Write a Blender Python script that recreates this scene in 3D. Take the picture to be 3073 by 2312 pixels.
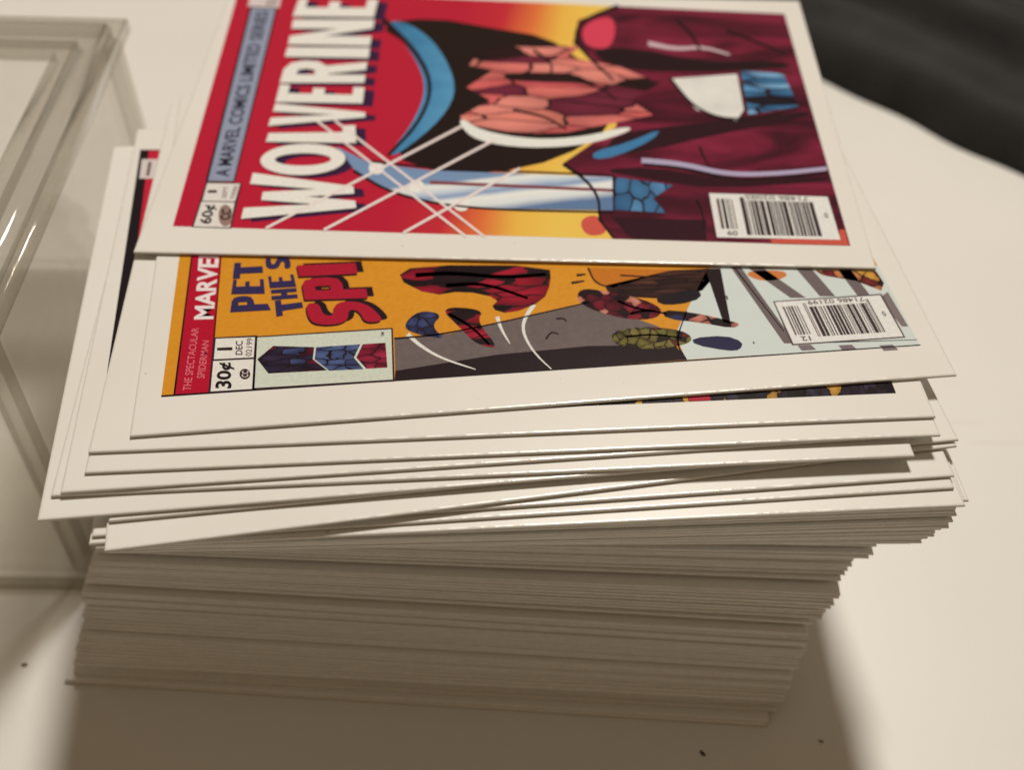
import bpy, bmesh, math, random
from mathutils import Vector, Matrix
from mathutils.geometry import tessellate_polygon

random.seed(11)
for o in list(bpy.data.objects):
    bpy.data.objects.remove(o)
S = bpy.context.scene
C = S.collection
MM = 0.001

# ------------------------------------------------------------------ camera
PW, PH = 3073.0, 2312.0            # photograph's pixel grid, used to read directions from it
FPX = 3543.345
PITCH, ROLL = math.radians(46.64347), math.radians(0.83176)
HC = 136.1                         # camera height above the table, mm
FWD = Vector((0, math.cos(PITCH), -math.sin(PITCH)))
_R, _U = Vector((1, 0, 0)), Vector((0, math.sin(PITCH), math.cos(PITCH)))
RGT = _R * math.cos(ROLL) + _U * math.sin(ROLL)
UPV = _U * math.cos(ROLL) - _R * math.sin(ROLL)

cam = bpy.data.cameras.new('camera')
cam.sensor_width = 36.0
cam.lens = FPX / PW * 36.0
cam.clip_start = 0.005
cam.clip_end = 20.0
cam.dof.use_dof = True
cam.dof.focus_distance = 0.1255
cam.dof.aperture_fstop = 19.0
camo = bpy.data.objects.new('camera', cam)
C.objects.link(camo)
camo.matrix_world = Matrix((
    (RGT.x, UPV.x, -FWD.x, 0), (RGT.y, UPV.y, -FWD.y, 0),
    (RGT.z, UPV.z, -FWD.z, HC * MM), (0, 0, 0, 1)))
S.camera = camo

# ------------------------------------------------------------------ light
wd = bpy.data.worlds.new('World')
S.world = wd
wd.use_nodes = True
bg = wd.node_tree.nodes['Background']
bg.inputs['Color'].default_value = (1.0, 0.71, 0.42, 1)      # dim warm evening room
bg.inputs['Strength'].default_value = 0.17

LAMP_DIR = Vector((0.115, 0.43, 0.90)).normalized()
ld = bpy.data.lights.new('room_lamp', 'AREA')
ld.shape = 'DISK'
ld.size = 0.18
ld.energy = 13.8
ld.color = (1.0, 0.922, 0.805)
lo = bpy.data.objects.new('room_lamp', ld)
C.objects.link(lo)
lo.location = Vector((0, 0.10, 0.03)) + LAMP_DIR * 1.3
lo.rotation_euler = (-LAMP_DIR).to_track_quat('-Z', 'Y').to_euler()

S.view_settings.view_transform = 'Standard'
S.view_settings.look = 'None'
S.view_settings.gamma = 1.0
S.view_settings.exposure = 0.0
S.view_settings.use_curve_mapping = False
S.render.engine = 'CYCLES'
S.cycles.max_bounces = 16
S.cycles.transparent_max_bounces = 24
S.cycles.transmission_bounces = 12


# ------------------------------------------------------------------ helpers
def ray(px, py):
    return FWD + RGT * ((px - PW / 2) / FPX) - UPV * ((py - PH / 2) / FPX)


def at(px, py, z):
    """photo pixel -> point (mm) on the horizontal plane z"""
    d = ray(px, py)
    return Vector((0, 0, HC)) + d * ((z - HC) / d.z)


def tag(o, label=None, cat=None, group=None, kind=None):
    if label: o['label'] = label
    if cat: o['category'] = cat
    if group: o['group'] = group
    if kind: o['kind'] = kind
    return o


def link(name, me, parent=None):
    o = bpy.data.objects.new(name, me)
    C.objects.link(o)
    if parent: o.parent = parent
    return o


def lin(v):
    v /= 255.0
    return v / 12.92 if v <= 0.04045 else ((v + 0.055) / 1.055) ** 2.4


WHITE_SEEN = tuple(lin(v) for v in (228, 216, 199))


def ink(r, g, b, k=0.80):
    """printed colour: colour seen under the warm lamp -> reflectance"""
    return tuple(min(0.92, lin(v) / w * k) for v, w in zip((r, g, b), WHITE_SEEN)) + (1,)


class NT:
    def __init__(s, name):
        s.m = bpy.data.materials.new(name)
        s.m.use_nodes = True
        s.t = s.m.node_tree
        s.b = s.t.nodes['Principled BSDF']
        s.out = s.t.nodes['Material Output']

    def n(s, typ, **kw):
        x = s.t.nodes.new(typ)
        for k, v in kw.items():
            if k.startswith('i_'):
                x.inputs[k[2:].replace('_', ' ')].default_value = v
            else:
                setattr(x, k, v)
        return x

    def l(s, a, b):
        s.t.links.new(a, b)

    def ramp(s, stops, interp='LINEAR'):
        r = s.n('ShaderNodeValToRGB')
        cr = r.color_ramp
        cr.interpolation = interp
        while len(cr.elements) < len(stops):
            cr.elements.new(0.5)
        for e, (p, c) in zip(cr.elements, stops):
            e.position = p
            e.color = c
        return r


_inks = {}


def ink_mat(rgb, rough=0.20, grain=0.10):
    key = (rgb, rough)
    if key in _inks: return _inks[key]
    t = NT('ink_%d_%d_%d' % rgb)
    c = ink(*rgb)
    tc = t.n('ShaderNodeTexCoord')
    nz = t.n('ShaderNodeTexNoise', i_Scale=2600.0, i_Detail=3.0)
    t.l(tc.outputs['Object'], nz.inputs['Vector'])
    r = t.ramp([(0.25, tuple(v * (1 - grain) for v in c[:3]) + (1,)), (0.75, tuple(min(.95, v * (1 + grain) + .002) for v in c[:3]) + (1,))])
    t.l(nz.outputs['Fac'], r.inputs['Fac'])
    t.l(r.outputs['Color'], t.b.inputs['Base Color'])
    t.b.inputs['Roughness'].default_value = rough
    t.b.inputs['Specular IOR Level'].default_value = 0.3
    _inks[key] = t.m
    return t.m


def shard_mat(name, palette, scale, warp, stretch=(1, 1, 1), rough=0.20, inked=0.05, shade=0.55):
    """abstract comic-ink patches: warped cells in a limited palette, airbrushed and inked round"""
    t = NT(name)
    tc = t.n('ShaderNodeTexCoord')
    mp = t.n('ShaderNodeMapping')
    mp.inputs['Scale'].default_value = stretch
    mp.inputs['Rotation'].default_value = (0, 0, 0.5)
    nz = t.n('ShaderNodeTexNoise', i_Scale=scale * 0.7, i_Detail=3.0)
    t.l(tc.outputs['Object'], mp.inputs['Vector'])
    t.l(mp.outputs['Vector'], nz.inputs['Vector'])
    mx = t.n('ShaderNodeVectorMath', operation='MULTIPLY_ADD')
    t.l(nz.outputs['Color'], mx.inputs[0])
    mx.inputs[1].default_value = (warp * 1.6, warp * 1.6, 0)
    t.l(mp.outputs['Vector'], mx.inputs[2])
    v = t.n('ShaderNodeTexVoronoi', voronoi_dimensions='2D', i_Scale=scale)
    t.l(mx.outputs['Vector'], v.inputs['Vector'])
    sp = t.n('ShaderNodeSeparateColor')
    t.l(v.outputs['Color'], sp.inputs['Color'])
    n = len(palette)
    r = t.ramp([(i / n, ink(*c)) for i, c in enumerate(palette)], 'CONSTANT')
    t.l(sp.outputs['Red'], r.inputs['Fac'])
    # airbrush: each patch darkens away from its middle
    ar = t.ramp([(0.15, (1, 1, 1, 1)), (0.75, (1 - shade, 1 - shade * 1.1, 1 - shade, 1))])
    t.l(v.outputs['Distance'], ar.inputs['Fac'])
    m1 = t.n('ShaderNodeMix', data_type='RGBA', blend_type='MULTIPLY')
    m1.inputs['Factor'].default_value = 1.0
    t.l(r.outputs['Color'], m1.inputs['A'])
    t.l(ar.outputs['Color'], m1.inputs['B'])
    # brush-inked contour of uneven width
    ve = t.n('ShaderNodeTexVoronoi', voronoi_dimensions='2D', feature='DISTANCE_TO_EDGE', i_Scale=scale)
    t.l(mx.outputs['Vector'], ve.inputs['Vector'])
    wn = t.n('ShaderNodeTexNoise', i_Scale=scale * 1.3, i_Detail=2.0)
    t.l(tc.outputs['Object'], wn.inputs['Vector'])
    wd_ = t.n('ShaderNodeMath', operation='MULTIPLY')
    t.l(wn.outputs['Fac'], wd_.inputs[0])
    wd_.inputs[1].default_value = inked * 2.2
    lt = t.n('ShaderNodeMath', operation='LESS_THAN')
    t.l(ve.outputs['Distance'], lt.inputs[0])
    t.l(wd_.outputs['Value'], lt.inputs[1])
    m2 = t.n('ShaderNodeMix', data_type='RGBA')
    t.l(lt.outputs['Value'], m2.inputs['Factor'])
    t.l(m1.outputs['Result'], m2.inputs['A'])
    m2.inputs['B'].default_value = ink(32, 16, 20)
    t.l(m2.outputs['Result'], t.b.inputs['Base Color'])
    t.b.inputs['Roughness'].default_value = rough
    t.b.inputs['Specular IOR Level'].default_value = 0.3
    return t.m


def fold_mat(name, stops, scale, dist, ang, rough=0.20):
    """painted drapery: streaky brush bands"""
    t = NT(name)
    tc = t.n('ShaderNodeTexCoord')
    mp = t.n('ShaderNodeMapping')
    mp.inputs['Rotation'].default_value = (0, 0, ang)
    mp.inputs['Scale'].default_value = (0.35, 1, 1)
    t.l(tc.outputs['Object'], mp.inputs['Vector'])
    wv = t.n('ShaderNodeTexNoise', i_Scale=scale, i_Detail=5.0, i_Distortion=dist)
    t.l(mp.outputs['Vector'], wv.inputs['Vector'])
    r = t.ramp([(q, ink(*c)) for q, c in stops])
    t.l(wv.outputs['Fac'], r.inputs['Fac'])
    t.l(r.outputs['Color'], t.b.inputs['Base Color'])
    t.b.inputs['Roughness'].default_value = rough
    t.b.inputs['Specular IOR Level'].default_value = 0.3
    return t.m


def soft_mat(name, stops, vec, noise=0.0, nscale=200.0, rough=0.20, origin=(0, 0, 0)):
    """printed colour gradient along a direction of the card (metres)"""
    t = NT(name)
    tc = t.n('ShaderNodeTexCoord')
    sb = t.n('ShaderNodeVectorMath', operation='SUBTRACT')
    t.l(tc.outputs['Object'], sb.inputs[0])
    sb.inputs[1].default_value = origin
    d = t.n('ShaderNodeVectorMath', operation='DOT_PRODUCT')
    t.l(sb.outputs['Vector'], d.inputs[0])
    d.inputs[1].default_value = vec
    nz = t.n('ShaderNodeTexNoise', i_Scale=nscale, i_Detail=4.0)
    t.l(tc.outputs['Object'], nz.inputs['Vector'])
    m = t.n('ShaderNodeMath', operation='MULTIPLY_ADD')
    t.l(nz.outputs['Fac'], m.inputs[0])
    m.inputs[1].default_value = noise
    t.l(d.outputs['Value'], m.inputs[2])
    r = t.ramp([(p, ink(*c)) for p, c in stops])
    t.l(m.outputs['Value'], r.inputs['Fac'])
    t.l(r.outputs['Color'], t.b.inputs['Base Color'])
    t.b.inputs['Roughness'].default_value = rough
    t.b.inputs['Specular IOR Level'].default_value = 0.4
    return t.m


# ------------------------------------------------------------------ materials of paper, table, plastic, cloth
def paper_face():
    t = NT('card_face')
    tc = t.n('ShaderNodeTexCoord')
    nz = t.n('ShaderNodeTexNoise', i_Scale=60.0, i_Detail=4.0)
    t.l(tc.outputs['Object'], nz.inputs['Vector'])
    r = t.ramp([(0.3, (0.80, 0.795, 0.775, 1)), (0.7, (0.83, 0.825, 0.81, 1))])
    t.l(nz.outputs['Fac'], r.inputs['Fac'])
    # sparse scuffs and dust on the white margin
    sp = t.n('ShaderNodeTexNoise', i_Scale=900.0, i_Detail=2.0)
    oi = t.n('ShaderNodeObjectInfo')
    off = t.n('ShaderNodeVectorMath', operation='ADD')
    t.l(tc.outputs['Object'], off.inputs[0])
    t.l(oi.outputs['Random'], off.inputs[1])
    t.l(off.outputs['Vector'], sp.inputs['Vector'])
    sr = t.ramp([(0.20, (0.72, 0.7, 0.68, 1)), (0.24, (1, 1, 1, 1))])
    t.l(sp.outputs['Fac'], sr.inputs['Fac'])
    mul = t.n('ShaderNodeMix', data_type='RGBA', blend_type='MULTIPLY')
    mul.inputs['Factor'].default_value = 0.8
    t.l(r.outputs['Color'], mul.inputs['A'])
    t.l(sr.outputs['Color'], mul.inputs['B'])
    t.l(mul.outputs['Result'], t.b.inputs['Base Color'])
    b = t.n('ShaderNodeBump', i_Strength=0.12, i_Distance=0.00002)
    n2 = t.n('ShaderNodeTexNoise', i_Scale=2200.0, i_Detail=2.0)
    t.l(tc.outputs['Object'], n2.inputs['Vector'])
    t.l(n2.outputs['Fac'], b.inputs['Height'])
    t.l(b.outputs['Normal'], t.b.inputs['Normal'])
    t.b.inputs['Roughness'].default_value = 0.26
    t.b.inputs['Specular IOR Level'].default_value = 0.45
    return t.m


def paper_edge():
    t = NT('card_cut_edge')
    tc = t.n('ShaderNodeTexCoord')
    mp = t.n('ShaderNodeMapping')
    mp.inputs['Scale'].default_value = (1, 1, 6)
    t.l(tc.outputs['Object'], mp.inputs['Vector'])
    oi = t.n('ShaderNodeObjectInfo')
    off = t.n('ShaderNodeVectorMath', operation='ADD')
    t.l(mp.outputs['Vector'], off.inputs[0])
    t.l(oi.outputs['Random'], off.inputs[1])
    nz = t.n('ShaderNodeTexNoise', i_Scale=350.0, i_Detail=5.0)
    t.l(off.outputs['Vector'], nz.inputs['Vector'])
    r = t.ramp([(0.3, (0.56, 0.52, 0.45, 1)), (0.7, (0.74, 0.71, 0.64, 1))])
    t.l(nz.outputs['Fac'], r.inputs['Fac'])
    # every sheet has its own slight tone
    vr = t.ramp([(0.0, (0.74, 0.72, 0.69, 1)), (0.5, (0.92, 0.91, 0.89, 1)), (1.0, (1, 1, 1, 1))])
    t.l(oi.outputs['Random'], vr.inputs['Fac'])
    mul = t.n('ShaderNodeMix', data_type='RGBA', blend_type='MULTIPLY')
    mul.inputs['Factor'].default_value = 1.0
    t.l(r.outputs['Color'], mul.inputs['A'])
    t.l(vr.outputs['Color'], mul.inputs['B'])
    t.l(mul.outputs['Result'], t.b.inputs['Base Color'])
    b = t.n('ShaderNodeBump', i_Strength=0.5, i_Distance=0.00004)
    t.l(nz.outputs['Fac'], b.inputs['Height'])
    t.l(b.outputs['Normal'], t.b.inputs['Normal'])
    t.b.inputs['Roughness'].default_value = 0.6
    return t.m


def paper_lip():
    """glossy rounded burr along the cut, uneven so the light breaks into glints"""
    t = NT('card_burr')
    tc = t.n('ShaderNodeTexCoord')
    oi = t.n('ShaderNodeObjectInfo')
    off = t.n('ShaderNodeVectorMath', operation='ADD')
    t.l(tc.outputs['Object'], off.inputs[0])
    t.l(oi.outputs['Random'], off.inputs[1])
    nz = t.n('ShaderNodeTexNoise', i_Scale=900.0, i_Detail=3.0)
    t.l(off.outputs['Vector'], nz.inputs['Vector'])
    r = t.ramp([(0.40, (0.34, 0.34, 0.34, 1)), (0.60, (0.09, 0.09, 0.09, 1))])
    t.l(nz.outputs['Fac'], r.inputs['Fac'])
    t.l(r.outputs['Color'], t.b.inputs['Roughness'])
    b = t.n('ShaderNodeBump', i_Strength=0.6, i_Distance=0.00005)
    t.l(nz.outputs['Fac'], b.inputs['Height'])
    t.l(b.outputs['Normal'], t.b.inputs['Normal'])
    t.b.inputs['Base Color'].default_value = (0.80, 0.79, 0.77, 1)
    t.b.inputs['Specular IOR Level'].default_value = 0.75
    return t.m


FACE, EDGE, LIP = paper_face(), paper_edge(), paper_lip()


def table_mat():
    t = NT('white_laminate')
    tc = t.n('ShaderNodeTexCoord')
    nz = t.n('ShaderNodeTexNoise', i_Scale=18.0, i_Detail=5.0)
    t.l(tc.outputs['Object'], nz.inputs['Vector'])
    r = t.ramp([(0.3, (0.755, 0.75, 0.735, 1)), (0.7, (0.80, 0.795, 0.78, 1))])
    t.l(nz.outputs['Fac'], r.inputs['Fac'])
    # faint scratches
    wv = t.n('ShaderNodeTexNoise', i_Scale=5.0, i_Detail=1.0)
    mp = t.n('ShaderNodeMapping')
    mp.inputs['Rotation'].default_value = (0, 0, 0.35)
    mp.inputs['Scale'].default_value = (6, 260, 1)
    t.l(tc.outputs['Object'], mp.inputs['Vector'])
    t.l(mp.outputs['Vector'], wv.inputs['Vector'])
    wr = t.ramp([(0.20, (0.90, 0.885, 0.86, 1)), (0.235, (1, 1, 1, 1))])
    t.l(wv.outputs['Fac'], wr.inputs['Fac'])
    # specks
    sp = t.n('ShaderNodeTexNoise', i_Scale=420.0, i_Detail=1.0)
    t.l(tc.outputs['Object'], sp.inputs['Vector'])
    sr = t.ramp([(0.12, (0.7, 0.66, 0.6, 1)), (0.15, (1, 1, 1, 1))])
    t.l(sp.outputs['Fac'], sr.inputs['Fac'])
    m1 = t.n('ShaderNodeMix', data_type='RGBA', blend_type='MULTIPLY')
    m1.inputs['Factor'].default_value = 1.0
    m2 = t.n('ShaderNodeMix', data_type='RGBA', blend_type='MULTIPLY')
    m2.inputs['Factor'].default_value = 1.0
    t.l(r.outputs['Color'], m1.inputs['A'])
    t.l(wr.outputs['Color'], m1.inputs['B'])
    t.l(m1.outputs['Result'], m2.inputs['A'])
    t.l(sr.outputs['Color'], m2.inputs['B'])
    t.l(m2.outputs['Result'], t.b.inputs['Base Color'])
    b = t.n('ShaderNodeBump', i_Strength=0.15, i_Distance=0.00005)
    n2 = t.n('ShaderNodeTexNoise', i_Scale=700.0, i_Detail=2.0)
    t.l(tc.outputs['Object'], n2.inputs['Vector'])
    t.l(n2.outputs['Fac'], b.inputs['Height'])
    t.l(b.outputs['Normal'], t.b.inputs['Normal'])
    t.b.inputs['Roughness'].default_value = 0.42
    t.b.inputs['Specular IOR Level'].default_value = 0.4
    return t.m


def sheet_plastic(HAZE=0.02, name='clear_acrylic_sheet', tint=(0.955, 0.95, 0.935, 1)):
    """clear acrylic sheet: faint grey body, reflecting skin"""
    t = NT(name)
    t.t.nodes.remove(t.b)
    tr = t.n('ShaderNodeBsdfTransparent')
    tr.inputs['Color'].default_value = tint
    gl = t.n('ShaderNodeBsdfGlossy')
    gl.inputs['Roughness'].default_value = 0.06
    tc = t.n('ShaderNodeTexCoord')
    nz = t.n('ShaderNodeTexNoise', i_Scale=120.0, i_Detail=4.0)
    t.l(tc.outputs['Object'], nz.inputs['Vector'])
    df = t.n('ShaderNodeBsdfTranslucent' if HAZE > .1 else 'ShaderNodeBsdfDiffuse')
    df.inputs['Color'].default_value = (0.8, 0.79, 0.77, 1)
    rr = t.ramp([(0.35, (HAZE, HAZE, HAZE, 1)), (0.75, (HAZE + .05,) * 3 + (1,))])
    t.l(nz.outputs['Fac'], rr.inputs['Fac'])
    m0 = t.n('ShaderNodeMixShader')
    t.l(rr.outputs['Color'], m0.inputs['Fac'])
    t.l(tr.outputs['BSDF'], m0.inputs[1])
    t.l(df.outputs['BSDF'], m0.inputs[2])
    lw = t.n('ShaderNodeLayerWeight', i_Blend=0.5)
    pw = t.n('ShaderNodeMath', operation='POWER')
    t.l(lw.outputs['Facing'], pw.inputs[0])
    pw.inputs[1].default_value = 5.0
    fr = t.n('ShaderNodeMath', operation='MULTIPLY_ADD')
    t.l(pw.outputs['Value'], fr.inputs[0])
    fr.inputs[1].default_value = 0.96
    fr.inputs[2].default_value = 0.04
    mx = t.n('ShaderNodeMixShader')
    t.l(fr.outputs['Value'], mx.inputs['Fac'])
    t.l(m0.outputs['Shader'], mx.inputs[1])
    t.l(gl.outputs['BSDF'], mx.inputs[2])
    t.l(mx.outputs['Shader'], t.out.inputs['Surface'])
    return t.m


def cloth_mat():
    t = NT('black_cloth')
    tc = t.n('ShaderNodeTexCoord')
    nz = t.n('ShaderNodeTexNoise', i_Scale=90.0, i_Detail=6.0)
    t.l(tc.outputs['Object'], nz.inputs['Vector'])
    r = t.ramp([(0.3, (0.007, 0.007, 0.007, 1)), (0.7, (0.018, 0.018, 0.018, 1))])
    t.l(nz.outputs['Fac'], r.inputs['Fac'])
    t.l(r.outputs['Color'], t.b.inputs['Base Color'])
    t.b.inputs['Roughness'].default_value = 0.85
    t.b.inputs['Sheen Weight'].default_value = 0.05
    b = t.n('ShaderNodeBump', i_Strength=0.6, i_Distance=0.0004)
    n2 = t.n('ShaderNodeTexNoise', i_Scale=1500.0, i_Detail=2.0)
    t.l(tc.outputs['Object'], n2.inputs['Vector'])
    t.l(n2.outputs['Fac'], b.inputs['Height'])
    t.l(b.outputs['Normal'], t.b.inputs['Normal'])
    return t.m


# ------------------------------------------------------------------ table
def box_mesh(name, pts, mat, bevel=0.0, seg=2):
    """hexahedron from 8 points (mm): bottom 4 ccw, top 4 ccw"""
    bm = bmesh.new()
    vs = [bm.verts.new(Vector(p) * MM) for p in pts]
    for f in ((3, 2, 1, 0), (4, 5, 6, 7), (0, 1, 5, 4), (1, 2, 6, 5), (2, 3, 7, 6), (3, 0, 4, 7)):
        bm.faces.new([vs[i] for i in f])
    if bevel:
        bmesh.ops.bevel(bm, geom=list(bm.edges), offset=bevel * MM, segments=seg, affect='EDGES', profile=0.5)
    bmesh.ops.recalc_face_normals(bm, faces=bm.faces)
    me = bpy.data.meshes.new(name)
    bm.to_mesh(me)
    bm.free()
    me.materials.append(mat)
    return me


def rect_pts(x0, x1, y0, y1, z0, z1):
    return [(x0, y0, z0), (x1, y0, z0), (x1, y1, z0), (x0, y1, z0), (x0, y0, z1), (x1, y0, z1), (x1, y1, z1), (x0, y1, z1)]


tb = link('table', box_mesh('table', rect_pts(-450, 450, -150, 700, -18, 0), table_mat(), 1.5))
tag(tb, 'smooth off-white table top under the pile of cards', 'table', kind='structure')

# ------------------------------------------------------------------ cards
CL, CD, CT = 88.9, 63.5, 0.35      # a trading card, mm


def card_mesh():
    bm = bmesh.new()
    x, y, h = CL / 2, CD, CT
    b = 0.15
    # rings from bottom to top: the cut edge is slightly rounded above, square below
    prof = [(0.03, 0.0), (0.0, 0.03), (0.0, h - 0.14), (0.025, h - 0.075), (0.085, h - 0.032), (0.17, h - 0.010), (0.27, h)]
    n_long, n_short = 14, 9
    rings = []
    for ins, z in prof:
        ring = []
        x0, x1, y0, y1 = -x + ins, x - ins, ins, y - ins
        for i in range(n_long): ring.append((x0 + (x1 - x0) * i / n_long, y0))
        for i in range(n_short): ring.append((x1, y0 + (y1 - y0) * i / n_short))
        for i in range(n_long): ring.append((x1 - (x1 - x0) * i / n_long, y1))
        for i in range(n_short): ring.append((x0, y1 - (y1 - y0) * i / n_short))
        rings.append([bm.verts.new(Vector((px, py, z)) * MM) for px, py in ring])
    n = len(rings[0])
    for k in range(len(rings) - 1):
        for i in range(n):
            f = bm.faces.new((rings[k][i], rings[k][(i + 1) % n], rings[k + 1][(i + 1) % n], rings[k + 1][i]))
            f.material_index = 1 if k < 2 else 2
            f.smooth = k >= 2
    bm.faces.new(list(reversed(rings[0])))
    bm.faces.new(rings[-1])
    me = bpy.data.meshes.new('trading_card')
    bm.to_mesh(me)
    bm.free()
    for m in (FACE, EDGE, LIP): me.materials.append(m)
    return me


CARD = card_mesh()


class Card:
    """a card lying at height z (its top face), placed by its two near corners"""
    def __init__(s, ztop, nl=None, nr=None, pos=None, yaw=None):
        s.z = ztop
        if nl is not None:
            a, b = at(nl[0], nl[1], ztop), at(nr[0], nr[1], ztop)
            d = b - a
            s.yaw = math.atan2(d.y, d.x)
            s.p = (a + b) / 2
        else:
            s.yaw = yaw
            s.p = Vector((pos[0] + CL / 2 * math.cos(yaw), pos[1] + CL / 2 * math.sin(yaw), ztop))
        s.o = link('trading_card', CARD)
        s.o.location = Vector((s.p.x, s.p.y, ztop - CT)) * MM
        s.o.rotation_euler = (0, 0, s.yaw)
        s.layer = 0

    def loc(s, px, py):
        """photo pixel -> the card's own coordinates (mm) on its face"""
        w = at(px, py, s.z) - s.p
        c, n = math.cos(s.yaw), math.sin(s.yaw)
        return Vector((c * w.x + n * w.y, -n * w.x + c * w.y))


PILE = 'cards in the loose pile'
# loose fanned cards, from the top down: height of face, near-left corner, near-right corner
fan_spec = [
    (43.75, (407, 756), (2623, 804)), (43.25, (381, 1310), (2878, 1124)), (42.80, (258, 1358), (2814, 1250)),
    (42.38, (241, 1420), (2834, 1305)), (41.96, (160, 1480), (2775, 1305)), (41.54, (138, 1489), (2758, 1367)),
    (41.10, (100, 1563), (2715, 1352)), (40.66, (312, 1566), (2889, 1318)), (40.20, (304, 1655), (2879, 1337)),
    (39.74, (268, 1610), (2871, 1427)), (39.30, (272, 1632), (2859, 1464)), (38.88, (280, 1645), (2903, 1516))]
fan = [Card(*a) for a in fan_spec]
labels = [
    'comic cover card in red and maroon with long white title, on top of the pile',
    'comic cover card in orange and grey, just under the red one',
    'white-bordered card showing a thin dark strip of print, directly beneath the orange card',
    'plain white card edge fourth from the top of the fanned cards',
    'white-bordered card showing a black and red sliver of print beside the top card',
    'white card sixth from the top, its corner stopping short of its neighbours',
    'white card seventh from the top, its sharp corner reaching furthest toward the plastic box',
    'white card eighth from the top, showing as a thin sliver below the seventh',
    'white card turned most askew in the pile, its lit corner jutting out front',
    'white card tenth from the top, in the shade of the askew card',
    'white card eleventh from the top, its far end resting above the block',
    'white card twelfth from the top, its corner jutting furthest over the table']
for cd, lb in zip(fan, labels):
    tag(cd.o, lb, 'card', PILE)

# the squared-up block underneath: height, near-left corner (mm), yaw in degrees
keys = [(38.6, -40.8, 69.5, 4.2), (36.0, -41.0, 71.1, 3.6), (34.0, -41.6, 72.0, 3.1), (32.0, -42.6, 73.7, 2.5), (29.0, -42.9, 76.6, 1.6),
        (26.0, -45.0, 79.6, 0.7), (24.0, -46.5, 81.5, -0.3), (22.0, -47.9, 82.2, -0.8), (20.5, -48.7, 82.2, -1.2), (18.0, -50.0, 81.7, -2.0),
        (13.9, -52.0, 81.2, -2.8), (8.1, -53.2, 79.9, -3.2), (4.2, -54.5, 76.9, -2.2), (1.2, -55.2, 75.4, -2.4), (0.9, -56.2, 74.8, -2.8), (0.0, -56.7, 74.4, -2.9)]


def key_at(z):
    for a, b in zip(keys, keys[1:]):
        if a[0] >= z >= b[0]:
            t = (a[0] - z) / (a[0] - b[0])
            return [a[i] + (b[i] - a[i]) * t for i in (1, 2, 3)]
    return list(keys[-1][1:])


NB = 92
room = fan_spec[-1][0] - CT - 0.15 - NB * CT
# handfuls of cards squared up together: tight inside, a wider gap and a small step between handfuls
gaps, steps = [], []
left, step = 0, 0.0
for i in range(NB):
    if left == 0:
        left = random.choice((3, 5, 6, 8, 9))
        step = random.choice((-0.75, -0.45, -0.2, 0.1, 0.35, 0.65))
        gaps.append(random.choice((0.5, 0.9, 1.3)))
    else:
        gaps.append(random.choice((0.02, 0.03, 0.05, 0.12)))
    steps.append(step + random.uniform(-0.08, 0.08))
    left -= 1
k = room / sum(gaps[1:])
z = 0.0
for i in range(NB):
    z += (gaps[i] * k if i else 0.12) + CT
    x, y, yaw = key_at(z)
    cd = Card(z, pos=(x + random.gauss(0, 0.16), y + steps[i] + random.gauss(0, 0.045)), yaw=math.radians(yaw + random.gauss(0, 0.10)))
    if i == 0:
        tag(cd.o, 'lowest card of the block lying on the table, shifted out from those above', 'card', 'cards of the squared-up part')
    elif i == 1:
        tag(cd.o, 'second card up from the table at the foot of the block', 'card', 'cards of the squared-up part')
    elif z > 22.5:
        tag(cd.o, 'white card in the overhanging upper part of the block under the loose cards', 'card', 'cards of the overhanging part')
    else:
        tag(cd.o, 'white card in the squared-up lower part of the block of cards', 'card', 'cards of the squared-up part')


# ------------------------------------------------------------------ print on the cards
class Print:
    """flat ink on one card: polygons given in photo pixels, each laid a hair above the one before"""
    STEP = 0.010

    def __init__(s, card, name, parent, base=0):
        s.c, s.name, s.parent = card, name, parent
        s.v, s.f, s.mi, s.mats = [], [], [], []
        s.k = base

    def m(s, mat):
        if not isinstance(mat, bpy.types.Material): mat = ink_mat(mat)
        if mat not in s.mats: s.mats.append(mat)
        return s.mats.index(mat)

    def up(s):
        s.k += 1

    def tris(s, pts, tri, mat):
        n = len(s.v)
        z = CT + (s.k + 1) * s.STEP
        s.v += [Vector((p.x, p.y, z)) * MM for p in pts]
        mi = s.m(mat)
        for t in tri:
            a, b, c = (pts[i] for i in t)
            cr = (b.x - a.x) * (c.y - a.y) - (b.y - a.y) * (c.x - a.x)
            if abs(cr) < 1e-9: continue
            s.f.append(tuple(n + i for i in (t if cr > 0 else (t[0], t[2], t[1]))))
            s.mi.append(mi)

    def local(s, loops, mat):
        """loops: outer + holes in card coordinates"""
        pts = [p for lp in loops for p in lp]
        tri = tessellate_polygon([[Vector((p.x, p.y, 0)) for p in lp] for lp in loops])
        s.tris(pts, tri, mat)

    def poly(s, px, mat, smooth=0):
        if smooth: px = chaikin(px, smooth)
        s.local([[s.c.loc(*p) for p in px]], mat)

    def line(s, px, w, mat, w1=None):
        """a stroke of width w px through the pixel points, tapering to w1"""
        w1 = w if w1 is None else w1
        if len(px) > 2: px = open_chaikin(px, 3)
        L, R = [], []
        n = len(px)
        for i, p in enumerate(px):
            a, b = px[max(0, i - 1)], px[min(n - 1, i + 1)]
            dx, dy = b[0] - a[0], b[1] - a[1]
            l = math.hypot(dx, dy) or 1
            ww = (w + (w1 - w) * i / max(1, n - 1)) / 2
            L.append((p[0] - dy / l * ww, p[1] + dx / l * ww))
            R.append((p[0] + dy / l * ww, p[1] - dx / l * ww))
        s.poly(L + R[::-1], mat)

    def build(s):
        me = bpy.data.meshes.new(s.name)
        me.from_pydata([tuple(v) for v in s.v], [], s.f)
        for m in s.mats: me.materials.append(m)
        for p, i in zip(me.polygons, s.mi): p.material_index = i
        me.update()
        return link(s.name, me, s.parent)


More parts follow.
